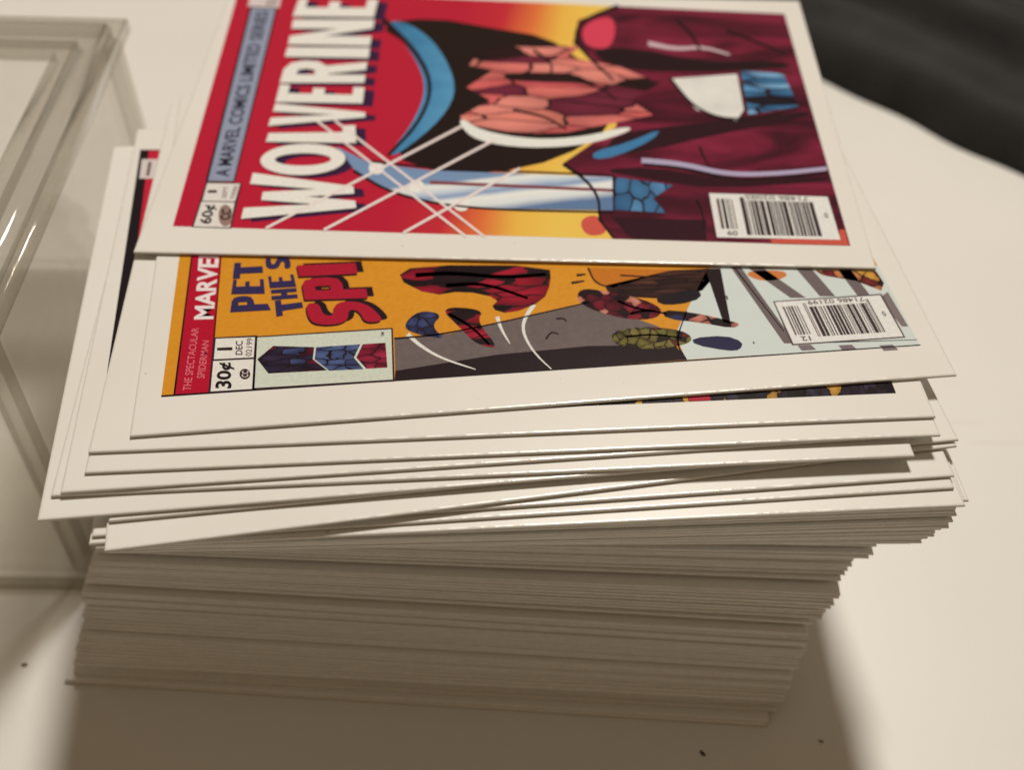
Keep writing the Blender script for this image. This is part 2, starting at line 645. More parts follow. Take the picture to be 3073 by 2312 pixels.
def open_chaikin(p, n):
    for _ in range(n):
        q = [p[0]]
        for a, b in zip(p, p[1:]):
            q += [(a[0] * .75 + b[0] * .25, a[1] * .75 + b[1] * .25), (a[0] * .25 + b[0] * .75, a[1] * .25 + b[1] * .75)]
        p = q + [p[-1]]
    return p


def chaikin(p, n):
    for _ in range(n):
        q = []
        for i in range(len(p)):
            a, b = p[i], p[(i + 1) % len(p)]
            q += [(a[0] * .75 + b[0] * .25, a[1] * .75 + b[1] * .25), (a[0] * .25 + b[0] * .75, a[1] * .25 + b[1] * .75)]
        p = q
    return p


def bil(q, u, v):
    """q = bottom-left, bottom-right, top-left, top-right (of the letter, in photo pixels)"""
    bl, br, tl, tr = q
    return tuple((bl[i] * (1 - u) + br[i] * u) * (1 - v) + (tl[i] * (1 - u) + tr[i] * u) * v for i in (0, 1))


def text_tris(txt, bold=0.0):
    cu = bpy.data.curves.new('t', 'FONT')
    cu.body = txt
    cu.offset = bold
    cu.resolution_u = 3
    o = bpy.data.objects.new('t', cu)
    C.objects.link(o)
    dg = bpy.context.evaluated_depsgraph_get()
    me = bpy.data.meshes.new_from_object(o.evaluated_get(dg))
    me.calc_loop_triangles()
    v = [x.co.xy.copy() for x in me.vertices]
    t = [tuple(x.vertices) for x in me.loop_triangles]
    bpy.data.objects.remove(o)
    bpy.data.curves.remove(cu)
    bpy.data.meshes.remove(me)
    x0, x1 = min(p.x for p in v), max(p.x for p in v)
    y0, y1 = min(p.y for p in v), max(p.y for p in v)
    return [((p.x - x0) / (x1 - x0), (p.y - y0) / (y1 - y0)) for p in v], t


def put_text(pr, txt, q, mat, bold=0.0):
    v, t = text_tris(txt, bold)
    pr.tris([pr.c.loc(*bil(q, *p)) for p in v], t, mat)


def ell(cx, cy, rx, ry, n=28, a0=0.0):
    return [(cx + rx * math.cos(a0 + 2 * math.pi * i / n), cy + ry * math.sin(a0 + 2 * math.pi * i / n)) for i in range(n)]


GLY = {
    'W': [[(0, 1), (.24, 1), (.31, .36), (.41, .86), (.59, .86), (.69, .36), (.76, 1), (1, 1), (.80, 0), (.60, 0), (.5, .45), (.40, 0), (.20, 0)]],
    'O': [ell(.5, .5, .5, .5), ell(.5, .5, .2, .33)],
    'L': [[(0, 1), (.62, 1), (.62, .15), (1, .15), (1, 0), (0, 0)]],
    'V': [[(0, 1), (.36, 1), (.5, .34), (.64, 1), (1, 1), (.62, 0), (.38, 0)]],
    'E': [[(0, 0), (0, 1), (1, 1), (1, .88), (.52, .88), (.52, .60), (.86, .60), (.86, .46), (.52, .46), (.52, .13), (1, .13), (1, 0)]],
    'R': [[(0, 0), (0, 1), (.6, 1), (.88, .93), (1, .77), (.97, .60), (.78, .49), (1, 0), (.62, 0), (.42, .45), (.38, .45), (.38, 0)],
          [(.38, .61), (.38, .83), (.58, .82), (.64, .72), (.58, .62)]],
    'I': [[(0, 0), (0, 1), (1, 1), (1, 0)]],
    'N': [[(0, 0), (0, 1), (.34, 1), (.64, .42), (.64, 1), (1, 1), (1, 0), (.66, 0), (.36, .58), (.36, 0)]],
    'P': [[(0, 0), (0, 1), (.7, 1), (.92, .94), (1, .78), (1, .58), (.92, .42), (.7, .36), (.42, .36), (.42, 0)], [(.42, .56), (.42, .80), (.62, .80), (.62, .56)]],
    'T': [[(0, 1), (1, 1), (1, .76), (.7, .76), (.7, 0), (.3, 0), (.3, .76), (0, .76)]],
    'H': [[(0, 0), (0, 1), (.38, 1), (.38, .62), (.62, .62), (.62, 1), (1, 1), (1, 0), (.62, 0), (.62, .38), (.38, .38), (.38, 0)]],
    'S': [[(.0, .02), (.0, .26), (.5, .22), (.62, .30), (.56, .38), (.16, .46), (.0, .62), (.02, .86), (.22, 1), (.96, 1), (.96, .77), (.5, .78), (.38, .70), (.44, .62),
           (.84, .54), (1, .38), (.98, .14), (.76, 0), (.3, -.02)]],
    'D': [[(0, 0), (0, 1), (.6, 1), (.9, .88), (1, .6), (1, .4), (.9, .12), (.6, 0)], [(.42, .22), (.42, .78), (.58, .72), (.58, .28)]],
}


def put_glyph(pr, ch, q, mat, dx=0, dy=0, smooth=False):
    loops = []
    for lp in GLY[ch]:
        if smooth: lp = chaikin(lp, 2)
        loops.append([pr.c.loc(bil(q, *p)[0] + dx, bil(q, *p)[1] + dy) for p in lp])
    pr.local(loops, mat)


def quad_at(q):
    return lambda u, v: bil(q, u, v)


def barcode(pr, q, digits, side, bars_v=(0.07, 0.86), seed=3):
    """white label with rows of bars; q = bottom-left, bottom-right, top-left, top-right in photo pixels"""
    P = quad_at(q)
    pr.poly([P(0, 0), P(1, 0), P(1, 1), P(0, 1)], (230, 220, 205))
    pr.up()
    rnd = random.Random(seed)
    dark, soft = (62, 48, 46), (150, 128, 120)
    u = 0.05
    while u < 0.185:                                  # the short add-on symbol
        w = rnd.choice((0.010, 0.018, 0.026))
        pr.poly([P(u, .20), P(u + w, .20), P(u + w, .88), P(u, .88)], rnd.choice((dark, (110, 92, 84))))
        u += w + rnd.choice((0.009, 0.014))
    u = 0.25
    i = 0
    while u < 0.86:                                   # the long symbol
        w = rnd.choice((0.008, 0.012, 0.02, 0.028, 0.034))
        guard = u < 0.29 or u > 0.83
        pr.poly([P(u, bars_v[0]), P(u + w, bars_v[0]), P(u + w, 0.93 if guard else bars_v[1]), P(u, 0.93 if guard else bars_v[1])],
                soft if guard and i % 2 else dark)
        u += w + rnd.choice((0.007, 0.010, 0.016))
        i += 1
    pr.up()
    # figures stand upside down along the far side of the bars
    g = (105, 92, 86)
    put_text(pr, digits, (P(.83, .985), P(.30, .985), P(.83, .885), P(.30, .885)), g, 0.01)
    put_text(pr, '0', (P(.955, .62), P(.925, .62), P(.955, .50), P(.925, .50)), g, 0.02)
    put_text(pr, side, (P(.175, .16), P(.09, .16), P(.175, .05), P(.09, .05)), g, 0.02)


# ---------------------------------- red cover (top card)
c1 = fan[0]
p = Print(c1, 'cover_print', c1.o)
NLp, NRp, FRp, FLp = (519, 679), (2552, 738), (2354, 41), (717, -34)
a, b = c1.loc(1280, 400), c1.loc(1720, 400)
span = (b.x - a.x)
bgm = soft_mat('cover_glow', [(0.0, (186, 24, 50)), (0.34, (196, 40, 50)), (0.56, (224, 110, 55)), (0.78, (236, 178, 70)), (1.0, (238, 190, 80))],
               (1000.0 / span * 0.97, -6.0, 0), 0.10, 90.0, origin=(a.x * MM, a.y * MM, 0))
p.poly([NLp, NRp, FRp, FLp], bgm)
p.up()
# plain stand-in artwork: dark mass, blue crescent, warm shards, wine-coloured field
maroon = fold_mat('wine_field', [(0.30, (40, 10, 20)), (0.42, (76, 18, 34)), (0.55, (112, 26, 48)), (0.68, (134, 34, 60)), (0.8, (150, 44, 70))], 130.0, 1.2, -0.25)
p.poly([(1855, 18), (2354, 41), (2552, 738), (1840, 717), (1795, 660), (1800, 600), (1760, 540), (1690, 490), (1850, 380), (1840, 240), (1720, 130), (1735, 60)], maroon)
p.poly([(1120, 70), (1300, 52), (1480, 84), (1640, 110), (1735, 175), (1838, 250), (1846, 376), (1680, 478), (1480, 520), (1330, 520), (1170, 470), (1275, 380), (1330, 260), (1270, 160)], (30, 16, 16), 1)
p.poly([(1795, 640), (1830, 700), (1760, 712), (1735, 660)], (206, 84, 68), 2)
p.up()
p.poly([(1150, 58), (1235, 70), (1320, 140), (1375, 262), (1330, 355), (1200, 462), (1160, 468), (1240, 370), (1282, 262), (1240, 160)], soft_mat('blue_band', [(0.0, (40, 88, 122)), (0.6, (62, 124, 158)), (1.0, (84, 146, 178))], (60.0, 0, 0), 0.9, 220.0, origin=(-.017, 0, 0)), 2)
shard = shard_mat('warm_strokes', [(226, 128, 108), (206, 86, 88), (228, 134, 116), (220, 112, 100), (190, 60, 74), (226, 128, 112), (112, 36, 54), (222, 116, 104), (40, 18, 20), (214, 96, 92)], 300.0, 0.0014, (0.42, 1.25, 1), inked=0.028, shade=0.30)
p.poly([(1440, 150), (1520, 128), (1740, 140), (1700, 170), (1860, 200), (1980, 250), (1890, 300), (1960, 345), (1700, 398), (1560, 402), (1400, 372), (1380, 350), (1470, 300), (1400, 262), (1480, 210), (1408, 196)], shard)
p.poly([(1745, 70), (1850, 40), (1840, 150), (1750, 140)], (214, 62, 82), 2)
p.poly([(1760, 150), (1900, 140), (2100, 185), (2330, 182), (2392, 200), (2200, 214), (1990, 215), (1850, 205)], (34, 14, 20), 1)
p.poly([(1850, 400), (2000, 380), (2080, 372), (2420, 330), (2432, 350), (2120, 410), (1960, 450), (1800, 470)], (44, 14, 24), 1)
p.poly([(1790, 510), (1960, 500), (2160, 540), (2480, 528), (2484, 545), (2150, 566), (1960, 540)], (46, 12, 24), 1)
p.poly([(1832, 650), (1900, 655), (2120, 660), (2120, 722), (1905, 718), (1880, 700)], (48, 14, 28))
p.up()
p.poly([(1385, 352), (1440, 392), (1600, 420), (1760, 410), (1880, 378), (1900, 392), (1760, 436), (1580, 446), (1430, 424), (1378, 376)], (232, 224, 206), 2)
p.poly([(2010, 236), (2212, 222), (2232, 330), (2210, 362), (2090, 330)], soft_mat('cream_patch', [(0, (196, 184, 176)), (0.5, (226, 216, 200)), (1, (236, 228, 212))], (0, 0, 0), 1.0, 260.0))
p.poly([(2222, 210), (2352, 222), (2396, 320), (2246, 344)], shard_mat('blue_strokes', [(70, 130, 165), (96, 152, 186), (60, 112, 146), (30, 24, 34), (120, 168, 196)], 420.0, 0.0006, (.4, 1.4, 1)))
p.poly([(1780, 455), (1880, 430), (1985, 385), (1960, 420), (1850, 470), (1780, 480)], (62, 120, 156), 1)
ba, bb = c1.loc(1450, 622), c1.loc(1450, 516)
beam = soft_mat('pale_beam', [(0.0, (96, 120, 150)), (0.2, (222, 218, 208)), (0.42, (236, 228, 214)), (0.55, (132, 152, 178)), (0.72, (206, 208, 206)), (0.9, (236, 228, 214)), (1.0, (120, 142, 170))],
                (-30.0, 1000.0 / (bb.y - ba.y) * 1.0, 0), 0.16, 160.0, origin=(ba.x * MM, ba.y * MM - 0.0005, 0))
p.poly([(1010, 440), (1110, 490), (1300, 512), (1842, 532), (1842, 632), (1420, 625), (1210, 590), (1080, 530)], beam)
p.poly([(1848, 532), (2020, 556), (1960, 596), (2000, 640), (1842, 630)], shard_mat('blue_slab', [(66, 112, 146), (84, 132, 166), (58, 100, 134)], 520.0, 0.0008, (1, .5, 1), inked=0.04, shade=.3))
p.line([(1925, 482), (2050, 492), (2180, 524), (2330, 522), (2482, 506)], 16, (176, 160, 180), 12)
p.line([(1945, 130), (2030, 148), (2110, 140), (2190, 164)], 14, (206, 176, 174), 5)
p.up()
p.line([(1290, 548), (1842, 572)], 10, (130, 60, 66), 9)
for q, w in (([(1150, 58), (1255, 160), (1300, 262), (1258, 370), (1165, 466)], 16), ([(1842, 528), (1842, 634)], 9), ([(1855, 18), (1738, 64), (1722, 130), (1840, 240)], 12),
             ([(1690, 492), (1762, 542), (1800, 600), (1796, 655), (1842, 716)], 11), ([(1930, 494), (2050, 504), (2180, 538), (2330, 536), (2484, 520)], 9),
             ([(1060, 512), (1180, 584), (1400, 628), (1842, 638)], 9), ([(1110, 484), (1300, 506), (1842, 526)], 8), ([(2010, 234), (2090, 332), (2212, 366), (2396, 324)], 8),
             ([(2030, 60), (2075, 100), (2100, 150)], 12), ([(2180, 90), (2280, 130), (2360, 160)], 10), ([(2100, 440), (2110, 470), (2130, 500)], 8),
             ([(2090, 600), (2110, 640), (2112, 690)], 8), ([(1600, 150), (1660, 190), (1650, 230)], 9), ([(1540, 330), (1640, 350), (1700, 390)], 9), ([(1720, 240), (1800, 262), (1850, 300)], 8)):
    p.line(q, w, (30, 14, 20), w * .5)
for (x, y) in ((1130, 505), (1250, 560), (1385, 616)):
    p.poly(ell(x, y, 24, 19, 12), (238, 230, 214))
p.up()
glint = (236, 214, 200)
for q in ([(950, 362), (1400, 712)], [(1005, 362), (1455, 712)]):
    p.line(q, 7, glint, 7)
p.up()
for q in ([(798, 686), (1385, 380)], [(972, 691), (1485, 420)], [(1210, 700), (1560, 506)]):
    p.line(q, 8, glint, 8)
cover1 = p.build()


def C1(x, y):                       # enlarged crop of the title area -> photo pixel
    return (400 + x / 2.011, y / 2.011)


# masthead strip and price box
h = Print(c1, 'masthead_strip', cover1, 1)
h.poly([C1(435, 1097), C1(612, 1097), C1(872, 46), C1(704, 38)], (40, 26, 34))
h.poly([C1(352, 1372), C1(590, 1380), C1(655, 1104), C1(440, 1097)], (50, 36, 36))
h.poly([C1(690, 36), C1(880, 46), C1(905, -70), C1(720, -75)], (216, 196, 184))
h.up()
h.poly([C1(452, 1092), C1(604, 1093), C1(858, 52), C1(716, 46)], (146, 150, 164))
h.poly([C1(364, 1368), C1(582, 1374), C1(612, 1222), C1(412, 1218)], (226, 212, 196))
h.poly([C1(417, 1212), C1(614, 1216), C1(644, 1110), C1(447, 1106)], (226, 212, 196))
h.up()
# the letters run from the near edge to the far edge, feet to the right
put_text(h, 'A MARVEL COMICS LIMITED SERIES', (C1(578, 1066), C1(818, 66), C1(492, 1066), C1(744, 66)), (44, 36, 52), 0.018)
put_text(h, '60¢', (C1(486, 1352), C1(512, 1236), C1(396, 1352), C1(428, 1236)), (46, 36, 32), 0.025)
put_text(h, '1', (C1(502, 1165), C1(506, 1148), C1(448, 1165), C1(452, 1148)), (60, 48, 44), 0.02)
put_text(h, 'SEPT', (C1(560, 1196), C1(576, 1126), C1(532, 1196), C1(548, 1126)), (120, 98, 92), 0.015)
put_text(h, '02085', (C1(606, 1200), C1(632, 1122), C1(582, 1200), C1(608, 1122)), (120, 98, 92), 0.015)
h.poly([C1(*q) for q in ell(556, 1302, 42, 66, 24)], (150, 118, 104))
h.up()
put_text(h, 'CC', (C1(584, 1330), C1(596, 1262), C1(522, 1330), C1(534, 1262)), (52, 36, 34), 0.04)
put_text(h, 'STILL ONLY', (C1(862, 34), C1(880, -60), C1(800, 34), C1(818, -60)), (150, 120, 112), 0.01)
h.build()

t = Print(c1, 'title_lettering', cover1, 2)
letters = [('W', ((1352, 1300), (1322, 1082), (650, 1322), (722, 1044))), ('O', ((1262, 1058), (1300, 868), (745, 1058), (790, 868))),
           ('L', ((1345, 864), (1340, 756), (800, 856), (828, 772))), ('V', ((1402, 756), (1398, 630), (814, 760), (858, 624))),
           ('E', ((1384, 624), (1396, 528), (858, 616), (886, 510))), ('R', ((1394, 500), (1412, 374), (884, 500), (924, 362))),
           ('I', ((1420, 350), (1428, 288), (914, 342), (932, 284))), ('N', ((1428, 276), (1456, 118), (934, 268), (966, 118))),
           ('E', ((1452, 104), (1478, -4), (962, 98), (1000, -8)))]
for ch, q in letters:
    q = [C1(*v) for v in q]
    put_glyph(t, ch, q, (52, 24, 58), 30, 9)
t.up()
for ch, q in letters:
    q = [C1(*v) for v in q]
    put_glyph(t, ch, q, (44, 22, 40), 5, 4)
t.up()
for ch, q in letters:
    put_glyph(t, ch, [C1(*v) for v in q], (234, 222, 204))
t.build()

# barcode label
bc = Print(c1, 'barcode', cover1, 5)


def B1(x, y):
    return (2100 + x / 4.424, 560 + y / 4.424)


bc.poly([B1(935, 700), B1(1860, 700), B1(1850, 575), B1(1925, 575), B1(1975, 785), B1(960, 760)], (204, 84, 66))
bc.up()
barcode(bc, (B1(228, 680), B1(1868, 712), B1(122, 92), B1(1695, 140)), '71486 02085', '09', seed=5)
bc.build()

# ---------------------------------- orange cover (second card)
c2 = fan[1]


def C5(x, y):
    return (350 + x / 2.1067, 700 + y / 2.1067)


def C6(x, y):
    return (1200 + x / 1.3012, 750 + y / 1.3012)


def far(q, n):
    """continue a print edge under the card above: pixel pair near->far, n times its length"""
    (x0, y0), (x1, y1) = q
    return (x0 + (x1 - x0) * n, y0 + (y1 - y0) * n)


p = Print(c2, 'cover_print', c2.o)
fl = far((C5(283, 1027), C5(395, 165)), 1.9)
fr = far((C6(2030, 372), C6(1865, 62)), 2.1)
p.poly([C5(283, 1027), C6(2030, 372), fr, fl], soft_mat('orange_field', [(0.0, (206, 128, 28)), (0.5, (216, 140, 34)), (1.0, (222, 150, 44))], (0, 0, 0), 1.0, 1800.0))
p.up()
red_l0, red_l1, red_r0, red_r1 = C5(358, 1026), far((C5(358, 1026), C5(470, 150)), 1.8), C5(592, 1010), far((C5(592, 1010), C5(664, 150)), 1.8)
p.poly([red_l0, red_r0, red_r1, red_l1], (38, 12, 18))
# street: grey wall, black foreground, pale floor
p.poly([C5(1755, 668), C6(190, 330), C6(740, 205), C6(1010, 300), C6(1075, 372), C6(740, 376), C6(380, 410), C5(1762, 872)], soft_mat('wall_grey', [(0, (96, 80, 76)), (1, (118, 102, 96))], (0, 0, 0), 1.0, 1500.0))
p.poly([C5(1762, 872), C6(380, 410), C6(740, 376), C6(1075, 372), C6(1118, 430), C5(1758, 932)], (34, 18, 24))
p.poly([C6(1075, 330), C6(1200, 75), C6(1300, 60), C6(1868, 62), C6(2030, 372), C6(1118, 430)], soft_mat('pale_floor', [(0, (206, 208, 194)), (1, (214, 214, 200))], (0, 0, 0), 1.0, 400.0))
p.poly([C6(735, 70), C6(1060, 78), C6(830, 150), C6(760, 130)], (196, 112, 30))
p.poly([C6(800, 140), C6(1060, 80), C6(1205, 74), C6(1215, 120), C6(1180, 160), C6(1000, 190), C6(820, 180)], shard_mat('brown_hatch', [(58, 32, 26), (76, 42, 32), (46, 24, 22), (90, 50, 36)], 900.0, 0.001, (.25, 1.6, 1)))
p.up()
p.poly([C5(372, 1020), C5(580, 1008), red_r1, far((C5(372, 1020), C5(480, 150)), 1.8)], (180, 14, 42))
p.poly([C6(1192, 74), C6(1252, 74), C6(1292, 290), C6(1262, 282)], (34, 20, 24))
for i, (x0, x1, y0, x2, x3, y1) in enumerate(((1290, 1330, 66, 1500, 1545, 366), (1352, 1410, 66, 1525, 1585, 188), (1540, 1600, 66, 1640, 1700, 182), (1700, 1750, 64, 1790, 1840, 184))):
    p.poly([C6(x0, y0), C6(x1, y0), C6(x3, y1), C6(x2, y1)], (112, 96, 92))
p.poly([C6(1870, 190), C6(1905, 165), C6(1985, 300), C6(1960, 300)], (128, 112, 106))
for x in (1552, 1712, 1872):
    p.poly([C6(x, 374), C6(x + 52, 371), C6(x + 74, 391), C6(x + 18, 395)], (124, 106, 106))
p.poly([C6(1355, 82), C6(1500, 80), C6(1516, 106), C6(1440, 126), C6(1362, 108)], (206, 120, 60), 2)
p.poly([C6(1620, 80), C6(1860, 84), C6(1890, 130), C6(1880, 160), C6(1780, 122), C6(1650, 100)], shard_mat('brick_bits', [(200, 124, 74), (120, 40, 40), (210, 150, 60), (50, 30, 30)], 700.0, 0.0008))
# loose figures of the artwork become plain patches of their colours
redp = shard_mat('red_black_strokes', [(160, 22, 44), (150, 20, 40), (34, 14, 22), (150, 20, 42), (166, 26, 48), (28, 12, 20)], 480.0, 0.0016, (.45, 1.3, 1))
p.poly([C6(-20, 110), C6(60, 60), C6(585, 62), C6(590, 130), C6(560, 200), C6(430, 252), C6(352, 230), C6(390, 190), C6(250, 160), C6(120, 180)], redp, 1)
p.poly([C6(150, 222), C6(330, 232), C6(300, 282), C6(392, 388), C6(300, 372), C6(236, 306)], redp, 2)
p.poly([C6(700, 150), C6(800, 160), C6(960, 195), C6(1030, 235), C6(1000, 270), C6(900, 275), C6(760, 240), C6(690, 200)], shard_mat('crowd_red', [(120, 22, 40), (96, 18, 34), (40, 16, 24), (134, 30, 46), (206, 130, 104)], 800.0, 0.0012), 2)
p.poly([C6(820, 320), C6(940, 300), C6(1080, 310), C6(1140, 335), C6(1135, 368), C6(990, 392), C6(840, 378)], shard_mat('crowd_olive', [(112, 102, 44), (90, 82, 40), (40, 30, 26), (124, 110, 56), (100, 40, 40)], 900.0, 0.0012), 2)
p.poly([C6(1000, 180), C6(1165, 150), C6(1180, 190), C6(1090, 215), C6(1010, 214)], (30, 20, 26), 1)
p.poly([C6(1020, 235), C6(1140, 244), C6(1300, 280), C6(1330, 292), C6(1300, 308), C6(1180, 286), C6(1040, 270)], shard_mat('crowd_dark', [(36, 22, 28), (44, 46, 78), (200, 120, 96), (30, 20, 26)], 600.0, 0.001), 1)
p.poly([C6(1140, 345), C6(1270, 335), C6(1340, 360), C6(1330, 392), C6(1280, 396), C6(1150, 372)], (42, 40, 66), 1)
p.poly([C6(8, 300), C6(70, 236), C6(170, 250), C6(120, 300), C6(186, 352), C6(60, 330)], shard_mat('navy_patch', [(46, 50, 82), (38, 40, 66), (60, 66, 104)], 700.0, 0.001, inked=0.05), 2)
for q, w in (([(484, 1190), (2762, 1036)], 5), ([C5(1755, 668), C6(190, 330), C6(740, 205)], 6), ([C6(1300, 62), C6(1500, 320)], 4), ([C6(1118, 430), C6(1075, 360), C6(1120, 240)], 6),
             ([C6(735, 70), C6(760, 130), C6(830, 150)], 6), ([C6(690, 100), C6(725, 96)], 8), ([C6(670, 130), C6(720, 122)], 8), ([C6(610, 270), C6(640, 268), C6(650, 280)], 6), ([C6(570, 350), C6(590, 320), C6(620, 330)], 6),
             ([C6(900, 250), C6(960, 236), C6(1040, 250)], 7), ([C6(850, 200), C6(920, 230), C6(1000, 240)], 7), ([C6(880, 340), C6(990, 330), C6(1100, 345)], 6), ([C6(860, 100), C6(1000, 108), C6(1180, 96)], 5),
             ([C6(850, 140), C6(1000, 138), C6(1190, 120)], 5), ([C6(60, 100), C6(200, 90), C6(420, 110), C6(570, 96)], 14), ([C6(180, 140), C6(330, 130), C6(500, 190)], 12), ([C6(190, 250), C6(280, 300), C6(350, 372)], 9),
             ([C6(1380, 360), C6(1384, 368)], 5), ([C6(1275, 180), C6(1280, 196)], 5), ([C6(1590, 365), C6(2020, 352)], 3)):
    p.line(q, w, (34, 16, 24), w * .6)
# speed strokes
for q in ([(525, 214), (490, 262), (478, 310), (500, 366), (540, 420), (600, 474)], [(380, 262), (395, 310), (430, 368)], [(30, 330), (80, 376), (160, 424), (296, 468)]):
    p.line([C6(*v) for v in q], 14, (226, 216, 198), 2)
cover2 = p.build()

h = Print(c2, 'masthead_strip', cover2, 3)
put_text(h, 'MARVEL', (C5(612, 545), C5(654, 100), C5(488, 548), C5(524, 96)), (234, 214, 204), 0.03)
put_text(h, 'THE SPECTACULAR', (C5(470, 998), C5(520, 600), C5(418, 996), C5(476, 600)), (216, 110, 116), 0.006)
put_text(h, 'SPIDERMAN', (C5(556, 922), C5(586, 682), C5(506, 918), C5(544, 680)), (216, 110, 116), 0.006)


def C3(x, y):
    return (500 + x / 6.933, 980 + y / 6.933)


h.poly([C3(870, 1385), C3(1838, 1325), C3(1890, 190), C3(990, 235)], (52, 30, 40))
h.poly([C5(862, 992), C5(1758, 938), C5(1746, 600), C5(884, 654)], (52, 30, 40))
h.up()
h.poly([C3(915, 1362), C3(1778, 1308), C3(1812, 688), C3(972, 728)], (228, 216, 198))
h.poly([C3(985, 690), C3(1812, 650), C3(1840, 230), C3(1025, 262)], (228, 216, 198))
h.poly([C5(872, 982), C5(1746, 928), C5(1736, 610), C5(890, 662)], (206, 204, 180))
h.up()
put_text(h, '30¢', (C3(1440, 1300), C3(1400, 750), C3(1005, 1300), C3(1080, 752)), (34, 20, 26), 0.03)
put_text(h, '1', (C3(1370, 505), C3(1370, 440), C3(1050, 510), C3(1050, 452)), (44, 30, 34), 0.02)
put_text(h, 'DEC', (C3(1580, 600), C3(1590, 310), C3(1430, 600), C3(1440, 310)), (74, 52, 60), 0.02)
put_text(h, '02199', (C3(1770, 625), C3(1800, 255), C3(1640, 625), C3(1670, 255)), (110, 84, 90), 0.012)
h.poly([C3(*q) for q in ell(1630, 1000, 112, 110, 22)], (56, 36, 40))
h.up()
put_text(h, 'CC', (C3(1700, 1070), C3(1710, 930), C3(1560, 1070), C3(1570, 930)), (206, 190, 176), 0.02)
put_text(h, 'TM', (C5(1692, 656), C5(1692, 628), C5(1672, 656), C5(1672, 628)), (60, 44, 50), 0.02)
# plain colour patches in the corner picture
h.poly([C5(890, 800), C5(990, 716), C5(1250, 724), C5(1240, 800), C5(1330, 870), C5(960, 890)], shard_mat('corner_strokes', [(52, 40, 60), (66, 74, 108), (96, 24, 44), (44, 34, 54)], 900.0, 0.0012, (.5, 1.4, 1)))
h.poly([C5(1262, 724), C5(1540, 706), C5(1500, 790), C5(1560, 862), C5(1345, 872), C5(1252, 800)], shard_mat('corner_blue', [(66, 78, 112), (56, 64, 96), (78, 92, 130)], 900.0, 0.001, (.5, 1, 1)))
h.poly([C5(1556, 705), C5(1700, 696), C5(1712, 852), C5(1580, 860), C5(1516, 790)], shard_mat('corner_red', [(146, 28, 56), (126, 22, 46), (160, 36, 64)], 900.0, 0.001, (.5, 1, 1)))
h.build()

t = Print(c2, 'title_lettering', cover2, 3)
navy, dred = (50, 40, 78), (172, 22, 46)


def fwd(q, n=1.0):
    return [C5(*v) for v in q]


navy_l = [('P', ((975, 488), (930, 392), (718, 502), (732, 404))), ('E', ((938, 384), (930, 292), (724, 388), (738, 296))), ('T', ((930, 282), (920, 180), (734, 290), (745, 190))),
          ('T', ((1186, 498), (1165, 412), (1010, 530), (1000, 428))), ('H', ((1146, 412), (1136, 348), (980, 424), (975, 360))), ('E', ((1136, 340), (1118, 262), (968, 350), (958, 275))),
          ('S', ((1100, 224), (1095, 150), (944, 230), (940, 155)))]
big = [('S', ((1690, 560), (1570, 430), (1225, 590), (1190, 440))), ('P', ((1590, 412), (1560, 270), (1190, 424), (1165, 290))), ('I', ((1525, 258), (1510, 190), (1155, 276), (1140, 206)))]
for ch, q in big:
    put_glyph(t, ch, fwd(q), (34, 16, 24), 18, -6, ch == 'S')
t.up()
for ch, q in big:
    put_glyph(t, ch, fwd(q), (34, 16, 24), -3, 5, ch == 'S')
t.up()
for ch, q in big:
    put_glyph(t, ch, fwd(q), dred, 0, 0, ch == 'S')
for ch, q in navy_l:
    put_glyph(t, ch, fwd(q), navy, 0, 0, ch == 'S')
t.build()

bc = Print(c2, 'barcode', cover2, 3)


def B2(x, y):
    return (2300 + x / 4.809, 870 + y / 4.809)


bc.poly([B2(370, 805), B2(2005, 692), B2(1660, 60), B2(95, 168)], (84, 66, 66))
bc.up()
barcode(bc, (B2(390, 786), B2(1975, 678), B2(118, 182), B2(1640, 82)), '71486 02199', '12', (0.13, 0.84), seed=9)
bc.build()


# ---------------------------------- slivers of print on the cards below
def sliver(card, nl, nr, fl, mat, extra=None):
    """a print rectangle on a card from its near-left, near-right and far-left photo pixels"""
    p = Print(card, 'cover_print', card.o)
    p.poly([nl, nr, (nr[0] + fl[0] - nl[0], nr[1] + fl[1] - nl[1]), fl], mat)
    if extra: extra(p)
    return p.build()


c3 = fan[2]
m3 = shard_mat('dark_print', [(30, 22, 26), (40, 32, 40), (24, 18, 22), (60, 52, 66), (206, 150, 60), (34, 26, 30), (46, 36, 48), (60, 46, 40), (30, 24, 30), (36, 30, 44)], 900.0, 0.0014, (1, .5, 1))
pa, pb = c3.loc(2000, 1212), c3.loc(2688, 1178)


def local_rect(card, u0, u1, v0, v1, mat, name='cover_print', parent=None, base=0):
    p = Print(card, name, parent or card.o, base)
    p.local([[Vector((u0, v0)), Vector((u1, v0)), Vector((u1, v1)), Vector((u0, v1))]], mat)
    return p


p = local_rect(c3, -CL / 2 + 5.0, pb.x, (pa.y + pb.y) / 2, CD - 5.0, m3)
p.up()
q0 = c3.loc(2100, 1200)
p.local([[Vector((q0.x - 1.2, (pa.y + pb.y) / 2 + .05)), Vector((q0.x + 1.2, (pa.y + pb.y) / 2 + .05)), Vector((q0.x + 1.0, (pa.y + pb.y) / 2 + 2)), Vector((q0.x - 1.0, (pa.y + pb.y) / 2 + 2))]], (176, 30, 50))
p.build()

c5 = fan[4]
p = Print(c5, 'cover_print', c5.o)
p.poly([(300, 1260), (1500, 1180), (1560, 449), (421, 449)], (28, 18, 24))
p.up()
p.poly([(447, 452), (900, 452), (860, 720), (414, 720)], (196, 30, 54))
p.up()
p.poly([(426, 478), (560, 478), (548, 536), (418, 536)], (212, 196, 184))
p.up()
p.poly([(446, 486), (456, 486), (448, 528), (438, 528)], (120, 84, 82))
p.build()

